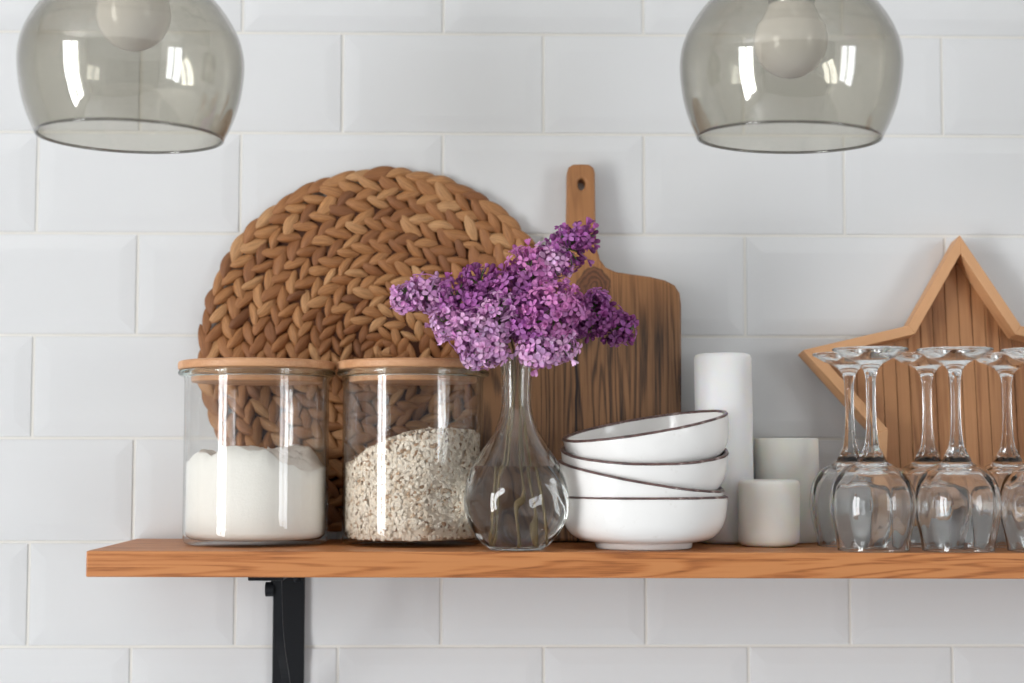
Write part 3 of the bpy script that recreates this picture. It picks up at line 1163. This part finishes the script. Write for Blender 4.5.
def inset(poly, t):
    n = len(poly)
    out = []
    for i in range(n):
        p0, p1, p2 = poly[i - 1], poly[i], poly[(i + 1) % n]
        d1, d2 = (p1 - p0).normalized(), (p2 - p1).normalized()
        n1, n2 = Vector((-d1.y, d1.x)), Vector((-d2.y, d2.x))
        a, b = p0 + n1 * t, p1 + n2 * t
        den = d1.x * d2.y - d1.y * d2.x
        u = ((b - a).x * d2.y - (b - a).y * d2.x) / den
        out.append(a + d1 * u)
    return out


inp = inset(outp, TS)
bpp = inset(outp, TS * 0.5)
zs0 = shelf_z(sc_.x) + 0.0003
zmin = min(p.y for p in outp)
cz = max(sc_.z, zs0 - zmin)
st = thing('wooden_star', 'large five-pointed wooden star box with planked back leaning behind the wine glasses', 'decoration', (sc_.x, SY, cz + zmin), rot=(math.radians(-6.5), 0, 0))
for k in range(10):
    k2 = (k + 1) % 10
    bm = bmesh.new()
    q = [outp[k], outp[k2], inp[k2], inp[k]]
    A = [bm.verts.new((p.x, 0, p.y - zmin)) for p in q]
    B = [bm.verts.new((p.x, DEP, p.y - zmin)) for p in q]
    bm.faces.new(A)
    bm.faces.new(B[::-1])
    for i in range(4):
        bm.faces.new((A[i], B[i], B[(i + 1) % 4], A[(i + 1) % 4]))
    fix_normals(bm)
    bmesh.ops.bevel(bm, geom=bm.edges[:], offset=0.0005, segments=1, affect='EDGES')
    # grain along the strip: give the mesh its own frame
    d = outp[k2] - outp[k]
    ang = math.atan2(d.x, d.y)
    mid = (outp[k] + outp[k2]) / 2
    rotm = Matrix.Rotation(ang, 3, 'Y')
    for v in bm.verts:
        v.co = rotm.inverted() @ (v.co - Vector((mid.x, 0, mid.y - zmin)))
    o = obj('frame_strip', bm, M_STARF, st, loc=(mid.x, 0, mid.y - zmin), smooth=False)
    o.rotation_euler = (0, ang, 0)
bm = bmesh.new()
pw = 13.5 * ss
x = -RS
fan = bpp
while x < RS:
    b2 = bmesh.new()
    c = b2.verts.new((0, 0, -zmin))
    vs = [b2.verts.new((p.x, 0, p.y - zmin)) for p in fan]
    for i in range(10):
        b2.faces.new((c, vs[i], vs[(i + 1) % 10]))
    for co_, no in (((x + 0.0004, 0, 0), (-1, 0, 0)), ((x + pw - 0.0004, 0, 0), (1, 0, 0))):
        bmesh.ops.bisect_plane(b2, geom=b2.verts[:] + b2.edges[:] + b2.faces[:], plane_co=co_, plane_no=no, clear_outer=True)
    if b2.faces:
        r = bmesh.ops.extrude_face_region(b2, geom=b2.faces[:])
        for v in r['geom']:
            if isinstance(v, bmesh.types.BMVert):
                v.co.y += 0.005
        tm = bpy.data.meshes.new('t')
        b2.to_mesh(tm)
        bm.from_mesh(tm)
        bpy.data.meshes.remove(tm)
    b2.free()
    x += pw
fix_normals(bm)
obj('back_panel', bm, M_STAR, st, loc=(0, DEP - 0.0056, 0), smooth=False)

# ------------------------------------------------------------------ wine glasses, upside down
GY = -0.172
sg = px(GY)
gz = shelf_z(0.68) + 0.0003
g_at = lambda y: at(872, y, GY).z - gz
th = 0.0011
bo = [(35.2, 553.0), (35.4, 546), (37.2, 536), (40.2, 523), (42.2, 511), (42.4, 501), (40.5, 489), (36.5, 478.5), (30.0, 470), (21.5, 465.2), (16.6, 462.9), (14.7, 461.2)]
bowl_o = spline([(h * sg, max(0.0, g_at(y))) for h, y in bo], 4)
bi = [(6, 467.6), (14, 468.6), (20, 470.6), (27.5, 474.8), (34.6, 482.5), (38.8, 492), (40.6, 502), (40.4, 511.5), (38.5, 523), (35.6, 536), (33.9, 546), (33.8, 553.0)]
bowl_i = [(0, g_at(467.3))] + spline([(h * sg, max(0.0, g_at(y))) for h, y in bi], 4)
stem = spline([(h * sg, g_at(y)) for h, y in ((14.7, 461.2), (14.0, 458.8), (12.2, 455.2), (10.0, 450.8), (7.6, 445), (5.9, 433), (5.0, 418), (4.7, 403), (4.9, 388), (5.4, 378), (7.0, 370.5))], 4)
foot = spline([(h * sg, g_at(y)) for h, y in ((7.0, 370.5), (10.5, 365.5), (17, 361), (26, 357), (34, 352.4), (37.0, 350.9))], 4) + [(37.9 * sg, g_at(350.0)), (37.8 * sg, g_at(348.8)), (36.8 * sg, g_at(348.2)), (28 * sg, g_at(348.9)), (15 * sg, g_at(350.6)), (0, g_at(351.4))]


def optic(a, r, z, i, n0):
    zt = g_at(462)
    t = min(1, max(0, z / zt))
    w = math.sin(PI * min(1, t * 1.05)) if t < 0.95 else 0
    return -0.00035 * w * math.cos(12 * a) if r > 0.01 else 0


def facet(a, r, z, i):
    # eight cut flats, fading out at both ends of the stem
    t = (z - g_at(461.2)) / (g_at(370.5) - g_at(461.2))
    if t <= 0.001 or t >= 0.999:
        return 0
    w = min(1, t * 14, (1 - t) * 6)
    k = (a % (PI / 4)) - PI / 8
    return r * w * (math.cos(PI / 8) / math.cos(k) - 1.0) * 1.2


def facet_foot(a, r, z, i):
    return 0


def wine_glass(loc, label):
    t = thing('wine_glass', label, 'glass', loc, 'upside-down wine glasses')
    lip = [(33.9 * sg, 0.0002), (34.5 * sg, 0.0), (35.1 * sg, 0.0002)]
    bm = bmesh.new()
    lathe(bm, bowl_i + lip + bowl_o, 96, mod=lambda a, r, z, i: optic(a, r, z, i, 0) * (1.0 if i < len(bowl_i) else 0.35))
    lathe_n = 96
    obj('bowl', bm, M_CLEAR, t)
    bm = bmesh.new()
    lathe(bm, stem, 96, mod=facet)
    obj('stem', bm, M_CLEAR, t)
    bm = bmesh.new()
    lathe(bm, foot, 96)
    obj('foot', bm, M_CLEAR, t)
    return t


def outward(root):
    for ch in root.children:
        me = ch.data
        b = bmesh.new()
        b.from_mesh(me)
        # rings run from the lip or joint outwards and up: faces wind outward already when z grows on the outside
        b.to_mesh(me)
        b.free()


GB = -0.100
spots = [(871.8, GY, 'front wine glass at the left end of the row, upside down'),
         (956.5, GY, 'front wine glass in the middle of the row, upside down'),
         (1041.5, GY, 'front wine glass cut by the right edge of the photo, upside down'),
         (850, GB, 'back wine glass beside the candles, upside down behind the left front glass'),
         (928, GB, 'back wine glass between the left and middle front glasses, upside down'),
         (1008, GB, 'back wine glass between the middle and right front glasses, upside down')]
gp = None
for i, (xp, Y, lab) in enumerate(spots):
    p = at(xp, 450, Y)
    loc = (p.x, Y, shelf_z(p.x) + 0.0003)
    if gp is None:
        gp = wine_glass(loc, lab)
    else:
        copy_thing(gp, loc, lab, rotz=0.37 * i)

# ------------------------------------------------------------------ pendant lamps
PY = -0.30
sp_ = px(PY)


def pendant(xp, yc, rpx, bulb_y, tilt, lean, label):
    c = at(xp, yc, PY)
    t = thing('pendant_lamp', label, 'lamp', c, 'smoked glass pendant lamps', rot=(math.radians(lean), math.radians(tilt), 0))
    R = rpx * sp_
    pr = [(0.835, -0.675), (0.905, -0.52), (0.965, -0.33), (0.996, -0.12), (1.0, 0.04), (0.968, 0.2), (0.895, 0.36), (0.775, 0.53), (0.63, 0.66), (0.47, 0.755), (0.32, 0.81), (0.22, 0.835)]
    out = spline([(a * R, b * R) for a, b in pr], 5)
    wth = 0.0022
    inn = [(r - wth * (0.9 if i < len(out) * 0.6 else 0.5), z - (0 if i < len(out) * 0.5 else wth)) for i, (r, z) in enumerate(out)]
    bm = bmesh.new()
    rr, zz = out[0]
    lip = [(rr - wth, zz + 0.0006), (rr - wth * 0.7, zz - 0.0006), (rr - wth * 0.25, zz - 0.0006)]
    lathe(bm, inn[::-1] + lip + out, 96)
    fix_normals(bm)
    obj('lamp_shade', bm, M_SMOKE, t)
    # socket, cap and cord
    top = out[-1][1]
    bm = bmesh.new()
    lathe(bm, [(0, top + 0.012), (0.012, top + 0.012), (0.024, top + 0.006), (0.026, top + 0.0005), (0.026, top - 0.0005), (0.019, top - 0.004), (0.019, top - 0.030), (0.017, top - 0.033), (0, top - 0.033)], 48)
    fix_normals(bm)
    sk = obj('lamp_socket', bm, M_STEEL, t)
    bz = (yc - bulb_y) * sp_
    rb = 37.5 * sp_
    bm = bmesh.new()
    bp = [(0, -rb)] + [(rb * math.sin(a), -rb * math.cos(a)) for a in [k * PI / 16 for k in range(1, 11)]]
    nk = min(2.0, (top - 0.012 - bz) / rb)
    bp = bp + spline([(0.93 * rb, (0.37 + 0.04 * nk) * rb), (0.78 * rb, 0.43 * nk * rb), (0.64 * rb, 0.64 * nk * rb), (0.50 * rb, 0.85 * nk * rb), (0.40 * rb, nk * rb)], 4)
    lathe(bm, bp + [(0, nk * rb)], 48)
    fix_normals(bm)
    bu = obj('bulb', bm, M_BULB, t, loc=(0, 0, bz))
    zz = bz + nk * rb
    if zz < top - 0.034:
        bm = bmesh.new()
        lathe(bm, [(0, zz - 0.004), (0.0135, zz - 0.004), (0.0135, top - 0.02), (0, top - 0.02)], 32)
        fix_normals(bm)
        obj('bulb_base', bm, M_STEEL, bu, loc=(0, 0, -bz))
    bm = bmesh.new()
    inv = (Matrix.Rotation(math.radians(tilt), 3, 'Y') @ Matrix.Rotation(math.radians(lean), 3, 'X')).inverted()
    a0 = Vector((0, 0, top + 0.010))
    end = a0 + inv @ Vector((0, 0, RZ1 - 0.024 - (c.z + top + 0.010)))
    tube(bm, [a0, a0.lerp(end, 0.1), a0.lerp(end, 0.5), end], 0.003, 10)
    obj('lamp_cord', bm, M_CORD, t)
    bm = bmesh.new()
    lathe(bm, [(0, 0), (0.045, 0.0), (0.05, 0.004), (0.05, 0.022), (0, 0.022)], 48)
    fix_normals(bm)
    o = obj('ceiling_rose', bm, M_STEEL, t, loc=end)
    o.rotation_euler = inv.to_euler()
    bm = bmesh.new()
    rr, zz = out[0]
    lathe(bm, [(rr - wth / 2 + 0.00115 * math.cos(q * PI / 6), zz - 0.0004 + 0.00115 * math.sin(q * PI / 6)) for q in range(12)], 96, closed=True)
    fix_normals(bm)
    obj('shade_rim', bm, M_SMOKERIM, t)


pendant(132.2, 62.5, 111.7, 13, 0.7, 0.8, 'smoked glass globe pendant lamp hanging above the flour jar')
pendant(790.3, 64, 111.8, 41, 1.5, 1.6, 'smoked glass globe pendant lamp hanging above the candles')

# ------------------------------------------------------------------ colour management
s = bpy.context.scene
s.view_settings.view_transform = 'Standard'
s.view_settings.look = 'None'
s.view_settings.gamma = 1
s.view_settings.use_curve_mapping = False
s.view_settings.exposure = -0.1
s.cycles.max_bounces = 24
s.cycles.transmission_bounces = 20
s.cycles.transparent_max_bounces = 40
s.cycles.glossy_bounces = 8
s.cycles.sample_clamp_indirect = 6
s.cycles.blur_glossy = 0.3
s.cycles.use_denoising = True
